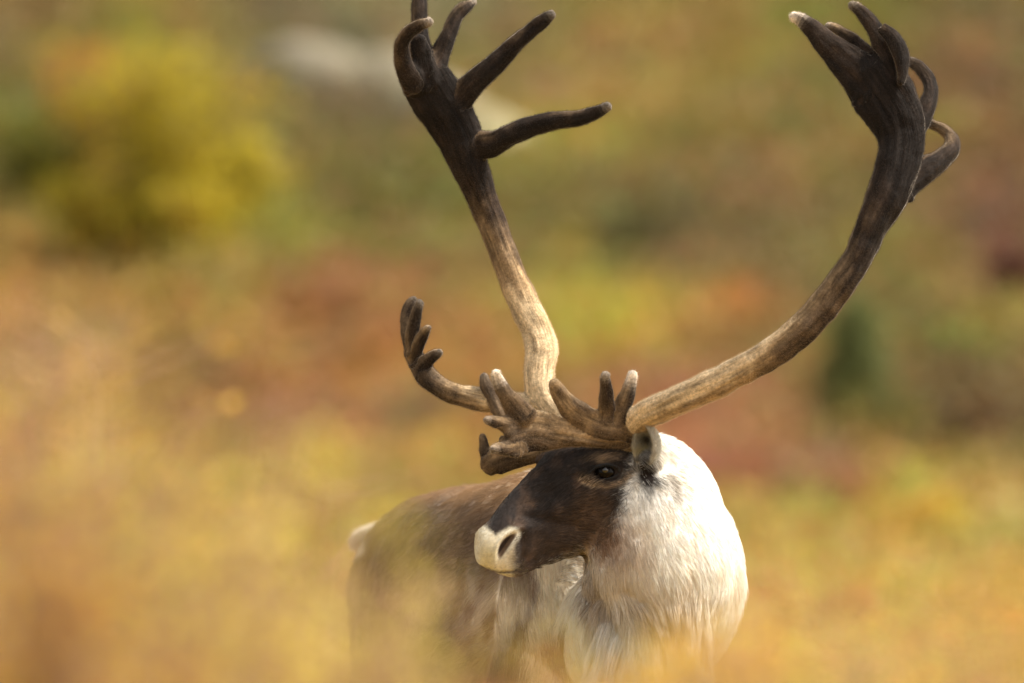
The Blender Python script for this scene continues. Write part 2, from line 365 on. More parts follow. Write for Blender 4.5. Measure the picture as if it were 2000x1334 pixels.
def set_v(me, v): me.vertices.foreach_set('co', v.astype(np.float32).ravel()); me.update()

caribou = empty('caribou', (0.05, 0.5, 0.0))
tag(caribou, 'bull caribou with huge velvet antlers and a white neck, head turned left', 'caribou')
OFF = np.array([0.05, 0.5, 0.0])

# --- body: head, neck, torso and legs fused into one surface
YAW = math.radians(12); lat = np.array([-math.sin(YAW), math.cos(YAW), 0.0])
def section_loft(rows, sides=28, step=0.012):
    """rows: top px, top py, bottom px, bottom py, y centre, half width m, squareness"""
    A = []
    for r in rows:
        t = P(r[0], r[1], r[4]); b = P(r[2], r[3], r[4]); A.append([*((t+b)/2), *((t-b)/2), r[5], r[6]])
    S = catmull(A, step); th = np.arange(sides)*2*math.pi/sides; R = []
    for s in S:
        c, s_ = np.cos(th), np.sin(th); e = 2/s[7]
        cc = np.sign(c)*np.abs(c)**e; ss = np.sign(s_)*np.abs(s_)**e
        w = s[6]*(1+0.10*c)             # a little wider above
        R.append(s[:3]+cc[:, None]*s[3:6]+(ss*w)[:, None]*lat)
    return close_rings(np.array(R))
head = section_loft([
 (932,1050,931,1082,-.108,.018,2.0),(933,1038,933,1099,-.105,.030,2.1),(944,1028,946,1112,-.10,.038,2.2),(960,1013,969,1119,-.094,.041,2.3),
 (980,983,1006,1129,-.085,.042,2.2),(1006,953,1045,1110,-.072,.041,2.1),(1041,917,1086,1096,-.055,.047,2.1),(1078,880,1130,1086,-.035,.062,2.1),
 (1112,865,1172,1086,-.018,.076,2.1),(1152,858,1208,1080,-.004,.082,2.0),(1198,852,1238,1060,.008,.078,2.0),(1240,848,1270,1030,.02,.070,2.0),(1280,862,1292,990,.03,.05,2.0)])
X3 = lambda *a: np.array(a, float)
shapes = [head,
 ellipsoid(P(1182,921,-.062), X3(.030,0,.004), X3(0,.03,0), X3(0,0,.024)),          # near orbit
 ellipsoid(P(1068,902,.028), X3(.018,0,.004), X3(0,.02,0), X3(0,0,.016)),           # far orbit
 ellipsoid(P(1160,1040,-.045), X3(.055,0,-.02), X3(0,.035,0), X3(.01,0,.04)),       # cheek
 ellipsoid(P(1225,862,-.03), X3(.022,0,.0), X3(0,.022,0), X3(0,0,.02)),             # near pedicle
 ellipsoid(P(1180,862,.035), X3(.022,0,.0), X3(0,.022,0), X3(0,0,.02)),
 ellipsoid(P(1265,905,-.045), X3(.028,0,.0), X3(0,.03,0), X3(0,0,.03)),             # ear base
 chain([(1222,945,.02,82,.95),(1262,1000,.0,122,.9),(1284,1060,-.02,150,.85),(1294,1120,-.03,157,.85),(1296,1165,-.02,152,.9),(1280,1205,.02,140,1.0),(1240,1240,.1,150,1.1)], step=.015, sides=36),
 chain([(1250,897,.02,54,1.0),(1290,915,.02,64,1.0),(1318,965,.01,80,.95),(1328,1030,.0,92,.95),(1334,1090,-.01,107,.9),(1332,1145,-.01,116,.85),(1318,1178,-.01,104,.85)], step=.012, sides=34),
 chain([(1270,1150,-.06,95,.8),(1262,1230,-.07,88,.8),(1250,1330,-.04,84,.9),(1235,1440,.02,60,1)], step=.015, sides=30),   # throat mane
]
def torso(rows, sides=40):
    A = []
    for (px, py, y, hw, hh) in rows: c = P(px, py, y); A.append([*c, hw, hh])
    S = catmull(A, 0.03); th = np.arange(sides)*2*math.pi/sides; ax = np.array([0.93, 0.36, 0.0]); R = []
    for s in S: R.append(s[:3]+np.cos(th)[:, None]*s[3]*ax+np.sin(th)[:, None]*np.array([0, 0, 1.0])*s[4])
    return close_rings(np.array(R))
shapes.append(torso([(788,1138,1.46,.07,.085),(803,1165,1.38,.12,.155),(828,1180,1.26,.148,.190),(872,1192,1.10,.174,.220),(930,1210,.88,.205,.243),
 (1010,1222,.64,.215,.262),(1085,1218,.43,.215,.280),(1155,1215,.26,.18,.26),(1215,1235,.14,.12,.20)]))
shapes += [ellipsoid(P(850,1210,1.22), X3(.13,0,.03), X3(0,.2,0), X3(-.02,0,.22)),
 ellipsoid(P(1130,1240,.34), X3(.19,0,0), X3(0,.16,0), X3(0,0,.27)),
 ellipsoid(P(1010,1320,.5), X3(.2,0,0), X3(-.1,.4,0), X3(0,0,.2))]
def leg(pts):
    S = catmull(np.array([[*p[:3], p[3], p[4]] for p in pts], float), 0.02); return sweep(S, 18)
fr = P(1090,1240,.22); fl = P(1240,1240,.30); hr = P(790,1230,1.12); hl = P(940,1230,1.25)
for c in (fr, fl):
    shapes.append(leg([(c[0],c[1],.85,.085,.11),(c[0],c[1]-.01,.68,.05,.07),(c[0],c[1]-.02,.52,.032,.042),(c[0],c[1]-.03,.45,.034,.038),(c[0],c[1]-.03,.30,.02,.024),(c[0],c[1]-.03,.14,.02,.024),(c[0],c[1]-.05,.07,.028,.034)]))
for c in (hr, hl):
    shapes.append(leg([(c[0],c[1]-.03,.88,.10,.15),(c[0],c[1]-.08,.70,.07,.10),(c[0],c[1]+.02,.56,.038,.05),(c[0],c[1]+.10,.46,.028,.036),(c[0],c[1]+.07,.30,.02,.026),(c[0],c[1]+.05,.14,.02,.024),(c[0],c[1]+.02,.07,.028,.034)]))
body_me = fuse(shapes, 0.0045, 9, 'body')

# refine the mesh on the near side of the face
bm = bmesh.new(); bm.from_mesh(body_me)
for cx, cy, rx, ry, rounds in ((1100, 1000, 200, 160, 1), (1180, 922, 42, 34, 1), (975, 1085, 62, 62, 1)):
    for _ in range(rounds):
        sel = []
        for f in bm.faces:
            c = f.calc_center_median()
            if c.y > 0.02: continue
            d = c.y+CAM_D; px = c.x/(U*d)+1000; py = 667-(c.z-CAM_Z)/(U*d)
            if ((px-cx)/rx)**2+((py-cy)/ry)**2 < 1: sel.append(f)
        es = list({e for f in sel for e in f.edges}); bmesh.ops.subdivide_edges(bm, edges=es, cuts=1, use_grid_fill=True)
bmesh.ops.triangulate(bm, faces=[f for f in bm.faces if len(f.verts) > 4])
bm.to_mesh(body_me); bm.free()
V = get_v(body_me); N = get_n(body_me); px, py = to_px(V)
# face relief: eye socket and lids, nostril, mouth line, brow, tear duct
near = (N[:, 1] < 0.3) & (V[:, 1] < 0.05)
def rot(px, py, cx, cy, deg):
    a = math.radians(deg); x = px-cx; y = py-cy
    return x*math.cos(a)+y*math.sin(a), -x*math.sin(a)+y*math.cos(a)
D = np.zeros(len(V))
u, v = rot(px, py, 1180, 923, -8); ed = np.sqrt((u/30)**2+(v/17.5)**2)
D += -0.013*(1-sstep(0.72, 1.0, ed)) + 0.0018*np.exp(-((ed-1.3)/0.24)**2)
D += -0.0018*np.exp(-((ed-2.0)/0.35)**2)*(v > -6)
D += 0.006*np.exp(-(u/34)**2-((v+34)/12)**2)
u, v = rot(px, py, 988, 1065, -55); v = v-.006*u*u+2
nd = np.sqrt((u/31)**2+(v/9)**2); D += -0.009*(1-sstep(0.4, 1.15, nd)) + 0.003*np.exp(-((nd-1.5)/0.4)**2)
def seg(x0, y0, x1, y1, w):
    a = np.array([x0, y0], float); ab = np.array([x1-x0, y1-y0], float); t = np.clip(((px-x0)*ab[0]+(py-y0)*ab[1])/(ab@ab), 0, 1)
    return np.exp(-(((px-x0-t*ab[0])**2+(py-y0-t*ab[1])**2)/w**2))
D += .0045*seg(1160, 962, 1085, 1000, 16)-.0055*seg(1105, 940, 1030, 1000, 20)+.004*seg(1040, 1040, 1120, 1060, 20)-.004*seg(1035, 1010, 1120, 1028, 10)
D += -.003*seg(1020, 1095, 1120, 1072, 9)+.003*seg(1200, 990, 1180, 1060, 16)-.004*seg(1018, 1040, 1022, 1085, 7)-.003*seg(1130, 905, 1120, 935, 12)
# mouth line
mx = np.array([936, 950, 975, 1000, 1022, 1045]); my = np.array([1106, 1112, 1118, 1118, 1108, 1094])
dm = np.full(len(V), 1e9)
for i in range(len(mx)-1):
    a = np.array([mx[i], my[i]], float); b = np.array([mx[i+1], my[i+1]], float); ab = b-a
    t = np.clip(((px-a[0])*ab[0]+(py-a[1])*ab[1])/(ab@ab), 0, 1); dm = np.minimum(dm, np.hypot(px-a[0]-t*ab[0], py-a[1]-t*ab[1]))
D += -0.005*np.exp(-(dm/2.6)**2)
D += (fbm(V, 45, 2)-0.5)*0.004*((px > 990) & (px < 1250) & (py < 1110))
V = V+N*(D*near)[:, None]
# long folds of the neck coat and lumps of fur on the torso
V = V-N*((.012*seg(1135, 1092, 1158, 1165, 13)+.012*seg(1158, 1165, 1205, 1225, 14)+.008*seg(1215, 1148, 1268, 1186, 11))*near)[:, None]
wn_ = np.where(V[:, 1] < .12, sstep(1170, 1250, px), (px > 1120)*1.0)*(py > 950); V = V+N*(((fbm(V*np.array([1, 1, .35]), 22, 3)-0.5)*0.009)*wn_*sstep(950, 1050, py))[:, None]
V = V+N*(((fbm(V, 26, 2)-0.5)*0.008)*(V[:, 1] > 0.25))[:, None]
set_v(body_me, V-OFF)

def coat(Vw, jit=0.0):
    """hair colour of the animal by place on its body, with painted shade in the neck folds"""
    px, py = to_px(Vw); n = len(Vw); nz = fbm(Vw, 14, 3)-0.5; nf = fbm(Vw*np.array([1, 1, 0.5]), 55, 2)-0.5
    px = px+nz*46+rng.normal(0, 1, n)*jit; py = py+(fbm(Vw+9, 14, 3)-0.5)*46+rng.normal(0, 1, n)*jit
    c = np.tile(lin((240, 230, 212)), (n, 1))
    def over(w, col): nonlocal c; c = c*(1-w[:, None])+lin(col)*w[:, None]
    hb = np.interp(px, [900, 930, 955, 1005, 1045, 1085, 1130, 1170, 1205, 1235, 1290], [1085, 1112, 1126, 1136, 1118, 1104, 1096, 1400, 1400, 1400, 1400])
    head = sstep(.13, .08, Vw[:, 1])*sstep(8, 0, py-hb)
    # torso greys and browns
    tor = np.maximum(sstep(1048, 1034, px-(py-1100)*-0.06), sstep(.50, .6, Vw[:, 1]))*(1-head)
    over(tor, (124, 100, 78)); over(tor*np.clip(nf*3+.35, 0, 1)*.7, (86, 68, 55))
    over(tor*sstep(1010, 950, py)*.7, (176, 142, 102))
    over(tor*np.exp(-((px-985)/70)**2-((py-1190)/62)**2)*np.clip(1.0+nf*5, 0, 1), (244, 234, 220))
    over(tor*sstep(1150, 1230, py)*sstep(900, 790, px)*.9, (70, 58, 54))
    over(sstep(.86, .72, Vw[:, 2])*.85, (92, 72, 58))
    over(np.clip(1.5*np.exp(-((px-1105)/52)**2-((py-1268)/48)**2), 0, 1)*(Vw[:, 1] > .03), (104, 74, 48))
    # neck
    nk = sstep(.13, .09, Vw[:, 1])*sstep(1120, 1140, px)
    over(nk, (243, 237, 226)); over(nk*np.exp(-((px-1225)/45)**2-((py-1075)/75)**2)*.35, (206, 176, 132))
    over(nk*np.exp(-((px-1200)/60)**2-((py-1140)/35)**2)*.3, (196, 168, 126)); over(nk*np.exp(-((px-1310)/80)**2-((py-1160)/55)**2)*.3, (208, 184, 140))
    over(nk*np.clip(nf*1.5-.1, 0, .25), (212, 190, 154))
    over(nk*np.exp(-((px-1160-(py-1150)*.5)/15)**2-((py-1160)/55)**2)*.85, (128, 98, 66)); over(nk*np.exp(-((px-1240-(py-1166)*1.2)/16)**2-((py-1166)/26)**2)*.6, (140, 110, 76)); over(nk*np.exp(-((px-1255)/75)**2-((py-1200)/12)**2)*.55, (140, 108, 74))  # shade in the neck folds painted into the coat colour
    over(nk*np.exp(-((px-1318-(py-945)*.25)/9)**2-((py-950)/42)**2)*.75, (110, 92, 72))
    # face: dark mask with a browner cheek
    ln = px-(1243-(py-880)*0.30)                                # the edge of the mask behind the eye
    mask = head*sstep(14, -16, ln)*sstep(1105, 1085, py+0*px-(1130-px)*.10-((px < 1130)*30))
    mk = head*sstep(16, -18, ln)
    mk = mk*(1-sstep(1085, 1150, px)*(1-sstep(1100, 1035, py+(px-1135)*.35)))
    jaw = sstep(.13, .09, Vw[:, 1])*np.exp(-((px-1172)/50)**2-((py-1052)/42)**2); over(np.clip(jaw*1.1, 0, .92), (158, 116, 76))
    over(mk, (45, 38, 35))
    over(mk*np.exp(-((px-1120)/62)**2-((py-1045)/42)**2)*.75, (88, 68, 52)); over(mk*np.exp(-((px-1150)/24)**2-((py-975)/38)**2)*.5, (98, 76, 56))
    over(mk*np.exp(-((px-1165)/45)**2-((py-1015)/34)**2)*.5, (116, 90, 66)); over(mk*np.exp(-((px-1110)/32)**2-((py-868)/7)**2)*.6, (92, 66, 52))
    over(mk*np.exp(-((px-1225)/12)**2-((py-925)/22)**2)*.5, (108, 86, 66))
    over(mk*np.clip(nf*2.6, 0, .6), (104, 82, 66))
    over(mk*np.exp(-((px-1005)/40)**2-((py-975)/44)**2)*.35, (88, 80, 76))
    over(sstep(.13, .09, Vw[:, 1])*np.clip(1.4*np.exp(-((px-1266)/20)**2-((py-925)/42)**2), 0, 1), (36, 28, 24)); over(head*np.exp(-((px-1240)/20)**2-((py-872)/22)**2)*.95, (36, 28, 24))
    px, py = to_px(Vw); px = px+rng.normal(0, 1, n)*jit*.35; py = py+rng.normal(0, 1, n)*jit*.35      # the sharp marks use true place
    # eye surround
    u, v = rot(px, py, 1180, 923, -8); e = np.sqrt((u/30)**2+(v/17.5)**2); fr_ = head*(Vw[:, 1] < .0)
    over(fr_*np.exp(-((e-1.1)/.4)**2)*.9, (26, 19, 16)); over(fr_*np.exp(-(u/26)**2-((v+29)/7)**2)*1., (160, 132, 100))
    over(fr_*np.exp(-((e-1.62)/.22)**2)*sstep(0, 10, v)*1., (176, 154, 128))
    over(fr_*np.exp(-((u+34)/9)**2-((v-8)/6)**2)*.7, (110, 90, 72))
    # white muzzle
    mzl = head*sstep(7, -7, px-(1010-(py-1040)*0.05+5*np.sin(py*.11))+0*py)
    mzl = mzl*sstep(-6, 8, (py-1022)+(px-945)*-.15+np.maximum(0, 26-np.abs(px-968))*-.75)
    mzl = mzl*(1-np.exp(-((px-1012)/16)**2-((py-1095)/24)**2)*.95)
    over(mzl, (222, 212, 188)); over(mzl*np.exp(-((px-955)/20)**2-((py-1082)/22)**2)*.55, (196, 184, 134))
    u, v = rot(px, py, 988, 1065, -55); v = v-.006*u*u+2; nd = np.sqrt((u/31)**2+(v/9)**2); over(fr_*(1-sstep(.75, 1.15, nd)), (96, 78, 62)); over(fr_*(1-sstep(.5, .9, np.sqrt((u/30)**2+((v+3)/5)**2))), (52, 41, 34))
    over(fr_*np.exp(-(dm_at(px, py)/2.4)**2)*.9, (46, 36, 30))
    # tail and rump patch
    over(sstep(722, 706, px)*(Vw[:, 1] > 1.1)*sstep(1090, 1075, py), (240, 232, 216))
    return c
def dm_at(px, py):
    d = np.full(len(px), 1e9)
    for i in range(len(mx)-1):
        a = np.array([mx[i], my[i]], float); b = np.array([mx[i+1], my[i+1]], float); ab = b-a
        t = np.clip(((px-a[0])*ab[0]+(py-a[1])*ab[1])/(ab@ab), 0, 1); d = np.minimum(d, np.hypot(px-a[0]-t*ab[0], py-a[1]-t*ab[1]))
    return d
set_col(body_me, coat(V))
body_me.polygons.foreach_set('use_smooth', np.ones(len(body_me.polygons), bool))
SKIN = attr_mat('coat_under', 0.85, 180, 0.8, 1.15, 0.15)
body = link('body', body_me, caribou, SKIN)

# --- fur strands
def fur_material():
    m, n, l, b = mat_new('fur'); a = attr_node(n); b.inputs['Roughness'].default_value = 0.5; b.inputs['Specular IOR Level'].default_value = 0.3
    l.new(a.outputs['Color'], b.inputs['Base Color']); b.inputs['Sheen Weight'].default_value = 0.1
    tr = n.new('ShaderNodeBsdfTranslucent'); l.new(a.outputs['Color'], tr.inputs[0]); mx_ = n.new('ShaderNodeMixShader'); mx_.inputs[0].default_value = 0.25
    l.new(b.outputs[0], mx_.inputs[1]); l.new(tr.outputs[0], mx_.inputs[2]); l.new(mx_.outputs[0], n['Material Output'].inputs[0]); return m
FUR = fur_material()
def make_curves(name, root, pts, rad, col, parent, off, label=None):
    """pts n x k x 3, rad n x k, col n x 3"""
    n, k = pts.shape[:2]; cu = bpy.data.hair_curves.new(name); cu.add_curves([k]*n)
    cu.attributes['position'].data.foreach_set('vector', (pts-off).astype(np.float32).ravel())
    ra = cu.attributes.get('radius') or cu.attributes.new('radius', 'FLOAT', 'POINT'); ra.data.foreach_set('value', rad.astype(np.float32).ravel())
    ca = cu.attributes.new('col', 'FLOAT_COLOR', 'CURVE'); c4 = np.ones((n, 4), np.float32); c4[:, :3] = col; ca.data.foreach_set('color', c4.ravel())
    cu.materials.append(FUR); o = bpy.data.objects.new(name, cu); COL.objects.link(o); o.parent = parent; o['kind'] = 'stuff'; return o
def sample_surface(me, off, n, weight):
    me.calc_loop_triangles(); T = np.empty(len(me.loop_triangles)*3, np.int32); me.loop_triangles.foreach_get('vertices', T); T = T.reshape(-1, 3)
    Vv = get_v(me)+off; Nn = get_n(me); a, b, c = Vv[T[:, 0]], Vv[T[:, 1]], Vv[T[:, 2]]
    area = np.linalg.norm(np.cross(b-a, c-a), axis=1)*0.5; ctr = (a+b+c)/3; nn = (Nn[T[:, 0]]+Nn[T[:, 1]]+Nn[T[:, 2]])/3
    w = area*weight(ctr, nn); idx = rng.choice(len(T), n, p=w/w.sum()); r1 = np.sqrt(rng.random(n)); r2 = rng.random(n)
    u, v, w_ = (1-r1)[:, None], (r1*(1-r2))[:, None], (r1*r2)[:, None]
    p = a[idx]*u+b[idx]*v+c[idx]*w_; q = Nn[T[idx, 0]]*u+Nn[T[idx, 1]]*v+Nn[T[idx, 2]]*w_
    return p, q/np.linalg.norm(q, axis=1)[:, None]
def body_w(c, n):
    px, py = to_px(c); w = np.where(n[:, 1] < 0.35, 1.0, 0.15)*np.where(c[:, 2] > 0.78, 1, 0.05)
    return w*np.where(c[:, 1] < 0.25, 2.2, 0.8)*np.where((px < 1240) & (c[:, 1] < .1) & (py < 1135), 2.2, 1.0)
p, q = sample_surface(body_me, OFF, 300000, body_w)
px, py = to_px(p); jt = rng.normal(0, 14, len(p)); face = (p[:, 1] < .12) & (px < 1235-(py-900)*.35+jt) & (py < 1140); tors = (p[:, 1] > .2) & (px < 1150) | (p[:, 1] > .45)
keep = np.ones(len(p), bool)
u, v = rot(px, py, 1180, 923, -8); keep &= ~((np.sqrt((u/30)**2+(v/17.5)**2) < 1.12) & (p[:, 1] < 0))
u, v = rot(px, py, 988, 1064, -55); v = v-.006*u*u+2; keep &= ~((np.sqrt((u/31)**2+(v/9)**2) < 1.0) & (p[:, 1] < 0))
p, q, px, py, face, tors = p[keep], q[keep], px[keep], py[keep], face[keep], tors[keep]; n = len(p)
flow = np.tile(X3(0.25, 0, -1), (n, 1))                                  # neck: downwards and back
flow[:, 0] += 0.5*sstep(1150, 1400, px)*sstep(1150, 950, py)
fd = X3(.86, .16, .50); flow = np.where(face[:, None], fd+X3(0, 0, -.9)*sstep(960, 1080, py)[:, None]*sstep(1040, 1150, px)[:, None], flow)
flow = np.where(tors[:, None], X3(-.35, .8, -.55), flow)
flow = flow+(np.stack([fbm(p, 16, 2), fbm(p+50, 16, 2), fbm(p+90, 16, 2)], 1)-.5)*1.1
flow -= q*np.sum(flow*q, 1)[:, None]; flow /= np.linalg.norm(flow, axis=1)[:, None]+1e-9
L = np.where(face, .012, np.where(tors, .026, .015+.012*sstep(950, 1150, py))); muz = (px+rng.normal(0, 12, n) < 1012) & (p[:, 1] < 0); L = np.where((p[:, 1] < .05) & face, .0045+(L-.0045)*sstep(990, 1080, px), L)
mane = (~face) & (~tors) & (py > 1170) & (px > 1140) & (px < 1385); L = np.where(mane, .036+.040*sstep(1190, 1300, py), L)
L = L*rng.uniform(.55, 1.25, n)*(.75+.5*fbm(p, 30, 2))
lift = np.where(face, .26, .16)*(rng.uniform(.4, 1.5, n)); lift = np.where(mane, .45, lift)
d0 = flow+q*lift[:, None]+rng.normal(0, .10, (n, 3)); d0 /= np.linalg.norm(d0, axis=1)[:, None]
bend = np.where(mane[:, None], X3(0, 0, -.9), flow*.35-q*.25)
K = 5; t = np.linspace(0, 1, K)[None, :, None]; pts = (p-q*.0006)[:, None]+(d0[:, None]*t+bend[:, None]*t*t*.5)*L[:, None, None]
cl = (~face) & (~tors) & (p[:, 2] > .78) & (p[:, 1] < .2); ci = np.where(cl)[0]; sd = rng.choice(ci, 1600, replace=False); near_s = np.empty(len(ci), int)
for k in range(0, len(ci), 4000): near_s[k:k+4000] = np.argmin(((p[ci[k:k+4000], None]-p[None, sd])**2).sum(2), 1)
rel = pts[sd][near_s]-pts[ci]; amt = np.where(mane[ci], .60, .28)[:, None, None]*np.linspace(0, 1, K)[None, :, None]**1.3
rl = np.linalg.norm(rel[:, -1], axis=1); pts[ci] += rel*amt*(np.minimum(1, .03/(rl+1e-6)))[:, None, None]
rad = np.linspace(1, .15, K)[None]*np.where(face, .00036, .00036)[:, None]*rng.uniform(.7, 1.3, n)[:, None]
sg = np.where(face & ~muz, .60, .12)[:, None]; col = coat(p, 9.0)*(1+sg*rng.normal(size=(n, 1))).clip(.35, 2.6); make_curves('fur', p, pts, rad, np.clip(col, .005, .9), body, OFF)

# --- eye
bv = BVHTree.FromPolygons([tuple(x) for x in V], [tuple(pp.vertices) for pp in body_me.polygons])
def near_y(px, py):
    o = P(px, py, -CAM_D+1); d = P(px, py, 2)-o; h = bv.ray_cast(Vector(o), Vector(d).normalized()); return h[0].y if h[0] else 0
ring_y = np.mean([near_y(1180+36*math.cos(a), 922+22*math.sin(a)) for a in np.linspace(0, 6.28, 12, endpoint=False)])
ec = P(1181, 923, ring_y+.0165)
def uv_sphere(name, c, r, mat, parent, seg=40, off=OFF):
    bm = bmesh.new(); bmesh.ops.create_uvsphere(bm, u_segments=seg, v_segments=seg//2, radius=r); me = bpy.data.meshes.new(name); bm.to_mesh(me); bm.free()
    me.polygons.foreach_set('use_smooth', np.ones(len(me.polygons), bool)); o = link(name, me, parent, mat); o.location = tuple(c-off); return o
me_, n_, l_, b_ = mat_new('eye'); b_.inputs['Base Color'].default_value = (.012, .008, .006, 1); b_.inputs['Roughness'].default_value = .07
b_.inputs['Specular IOR Level'].default_value = .12
tc = n_.new('ShaderNodeTexCoord'); s_, _t = mul_noise(None, n_, l_, (lambda r: (setattr(r.outputs[0], 'default_value', (.006, .004, .003, 1)), r.outputs[0])[1])(n_.new('ShaderNodeRGB')), tc.outputs['Object'], 200, .5, 1.3); l_.new(s_, b_.inputs['Base Color'])
EYE = me_
eyeball = uv_sphere('eye', ec, .0205, EYE, caribou)
GLINT = EYE.copy(); GLINT.name = 'glint_dome'; GLINT.node_tree.nodes['Principled BSDF'].inputs['Specular IOR Level'].default_value = 1.0; GLINT.node_tree.nodes['Principled BSDF'].inputs['Roughness'].default_value = .07
glint_dome = uv_sphere('glint_dome', ec+X3(.0005, -.0141, .0042), .0076, GLINT, eyeball, 40, ec)  # glossy little dome added high on the eyeball to give a sky glint
uv_sphere('eye', P(1080,902,.045), .015, EYE, caribou)
LID = plain('eyelid_skin', (.010, .008, .007), .9, 300, .6, 1.4, .2)
def lid(sgn, label):
    pts = []
    for a in np.linspace(0, math.pi, 15):
        x, y = -28.5*math.cos(a), sgn*(15.0 if sgn < 0 else 13.0)*math.sin(a)**.8
        r = math.radians(-8); X_, Y_ = x*math.cos(r)-y*math.sin(r), x*math.sin(r)+y*math.cos(r)
        xx, zz = X_*U*20, -Y_*U*20; rr = .0215; yy = ec[1]-math.sqrt(max(rr*rr-xx*xx*.6-zz*zz, 1e-6))*.96
        w = P(1181+X_, 923+Y_, yy); k_ = .0036 if sgn < 0 else .0020; w = w+X3(0, -.0022 if sgn < 0 else 0, 0); pts.append([*w, k_*.8, k_])
    Vv, Fs = sweep(np.array(pts), 10); me = bpy.data.meshes.new('eyelid'); me.from_pydata([tuple(x-OFF) for x in Vv], [], Fs)
    for f in me.polygons: f.use_smooth = True
    o = link('eyelid', me, caribou, LID); o['label'] = label
nl = 90; la = rng.uniform(.35, 2.6, nl); r_ = math.radians(-8); lx = -28*np.cos(la); ly = -15.5*np.sin(la)**.8
lr = np.array([P(1181+a*math.cos(r_)-b*math.sin(r_), 923+a*math.sin(r_)+b*math.cos(r_), ring_y-.004) for a, b in zip(lx, ly)])
ld = np.stack([lx/60, np.full(nl, -.9), -.25+0*lx], 1)+rng.normal(0, .12, (nl, 3)); tt = np.linspace(0, 1, 4)[None, :, None]
make_curves('eyelash', lr, lr[:, None]+(ld[:, None]*tt+X3(0, 0, -.35)*tt*tt)*rng.uniform(.006, .010, nl)[:, None, None], np.linspace(1, .2, 4)[None]*np.full((nl, 1), .0003), np.full((nl, 3), .012), caribou, OFF)
lid(-1, 'dark upper eyelid'); lid(1, 'dark lower eyelid')

# --- ears
def ear_shade(u, h):
    """colour over the ear: u across from -1 (left edge) to 1, h up from 0 to 1"""
    c = lin((208, 203, 192))*np.ones((len(u), 1))
    for w, k in ((np.exp(-((u+.42)/.42)**2-((h-.58)/.22)**2)*.95, (44, 36, 30)), (np.exp(-((u+.45)/.6)**2-((h-.24)/.14)**2)*.85, (208, 192, 134)),  # inner shadow of the cup painted dark, then yellowish fur
                 (np.exp(-((u-.72)/.12)**2)*.9, (60, 50, 40)), (np.exp(-((h-.02)/.07)**2)*.7, (60, 48, 40)), (np.exp(-((u-.4)/.2)**2-((h-.3)/.15)**2)*.5, (120, 104, 80))):
        c = c*(1-w[:, None])+lin(k)*w[:, None]
    return c
def ear(c, s, flip, label):
    """cupped leaf: c base point, mostly upright, opening forwards and outwards"""
    nu, nv = 26, 20; Vv = []; up = X3(.10, -.10*flip, 1.0); up /= np.linalg.norm(up)
    out = X3(-.62, -.78*flip, .10); out -= up*(out@up); out /= np.linalg.norm(out); side = np.cross(up, out); side *= np.sign(side[0])
    UH = []
    for shell in (0, 1):
        for i in range(nu):
            t = i/(nu-1); w = s*.47*(math.sin(math.pi*min(t*.80+.14, 1))**.62)
            for j in range(nv):
                u = j/(nv-1)*2-1; dep = w*.85*(1-u*u)
                pnt = c+up*s*t+side*w*u*(1-.22*u*u)-out*dep+out*(s*.10*t*t)
                pnt = pnt-out*(.0055*shell*min(1, 6*t+.2, 6*(1-t)+.2))-side*(-u)*.003*shell; Vv.append(pnt); UH.append((u, t))
    UH = np.array(UH); Fs = []; B = nu*nv
    for i in range(nu-1):
        for j in range(nv-1):
            a = i*nv+j; Fs.append((a, a+1, a+nv+1, a+nv)); Fs.append((B+a, B+a+nv, B+a+nv+1, B+a+1))
    for i in range(nu-1):
        for j in (0, nv-1):
            a = i*nv+j; Fs.append((a, a+nv, B+a+nv, B+a))
    for j in range(nv-1):
        for i in (0, nu-1):
            a = i*nv+j; Fs.append((a, a+1, B+a+1, B+a))
    Vv = np.array(Vv); cc = ear_shade(UH[:, 0], UH[:, 1]); cc[B:] = lin((200, 196, 184))
    me = bpy.data.meshes.new('ear'); me.from_pydata([tuple(x-OFF) for x in Vv], [], Fs); set_col(me, cc)
    bm = bmesh.new(); bm.from_mesh(me); bmesh.ops.recalc_face_normals(bm, faces=bm.faces); bm.to_mesh(me); bm.free()
    for f in me.polygons: f.use_smooth = True
    o = link('ear', me, caribou, SKIN); o['label'] = label
    # short ear fur
    pp, qq = sample_surface(me, OFF, 9000, lambda a, b: np.ones(len(a))); nn_ = len(pp)
    dd = up*.8+qq*.55+rng.normal(0, .18, (nn_, 3)); dd /= np.linalg.norm(dd, axis=1)[:, None]; t_ = np.linspace(0, 1, 4)[None, :, None]
    LL = rng.uniform(.003, .0095, nn_)
    hh = (pp-c)@up/s; ww = s*.47*np.sin(np.pi*np.clip(hh*.80+.14, .02, .98))**.62; c2 = ear_shade(((pp-c)@side)/ww*1.15, hh)
    bk = ((qq@out) < -.1)[:, None]; c2 = np.where(bk, lin((200, 196, 184)), c2)
    make_curves('ear_fur', pp, pp[:, None]+dd[:, None]*t_*LL[:, None, None], np.linspace(1, .2, 4)[None]*np.full((nn_, 1), .0003), c2*rng.uniform(.7, 1.1, (nn_, 1)), o, OFF)
ear(P(1254, 904, -.080), .063, 1, 'short pale near ear with yellowish fur and a painted shadow inside')
ear(P(1200, 905, .105), .066, -1, 'far ear hidden behind the head')

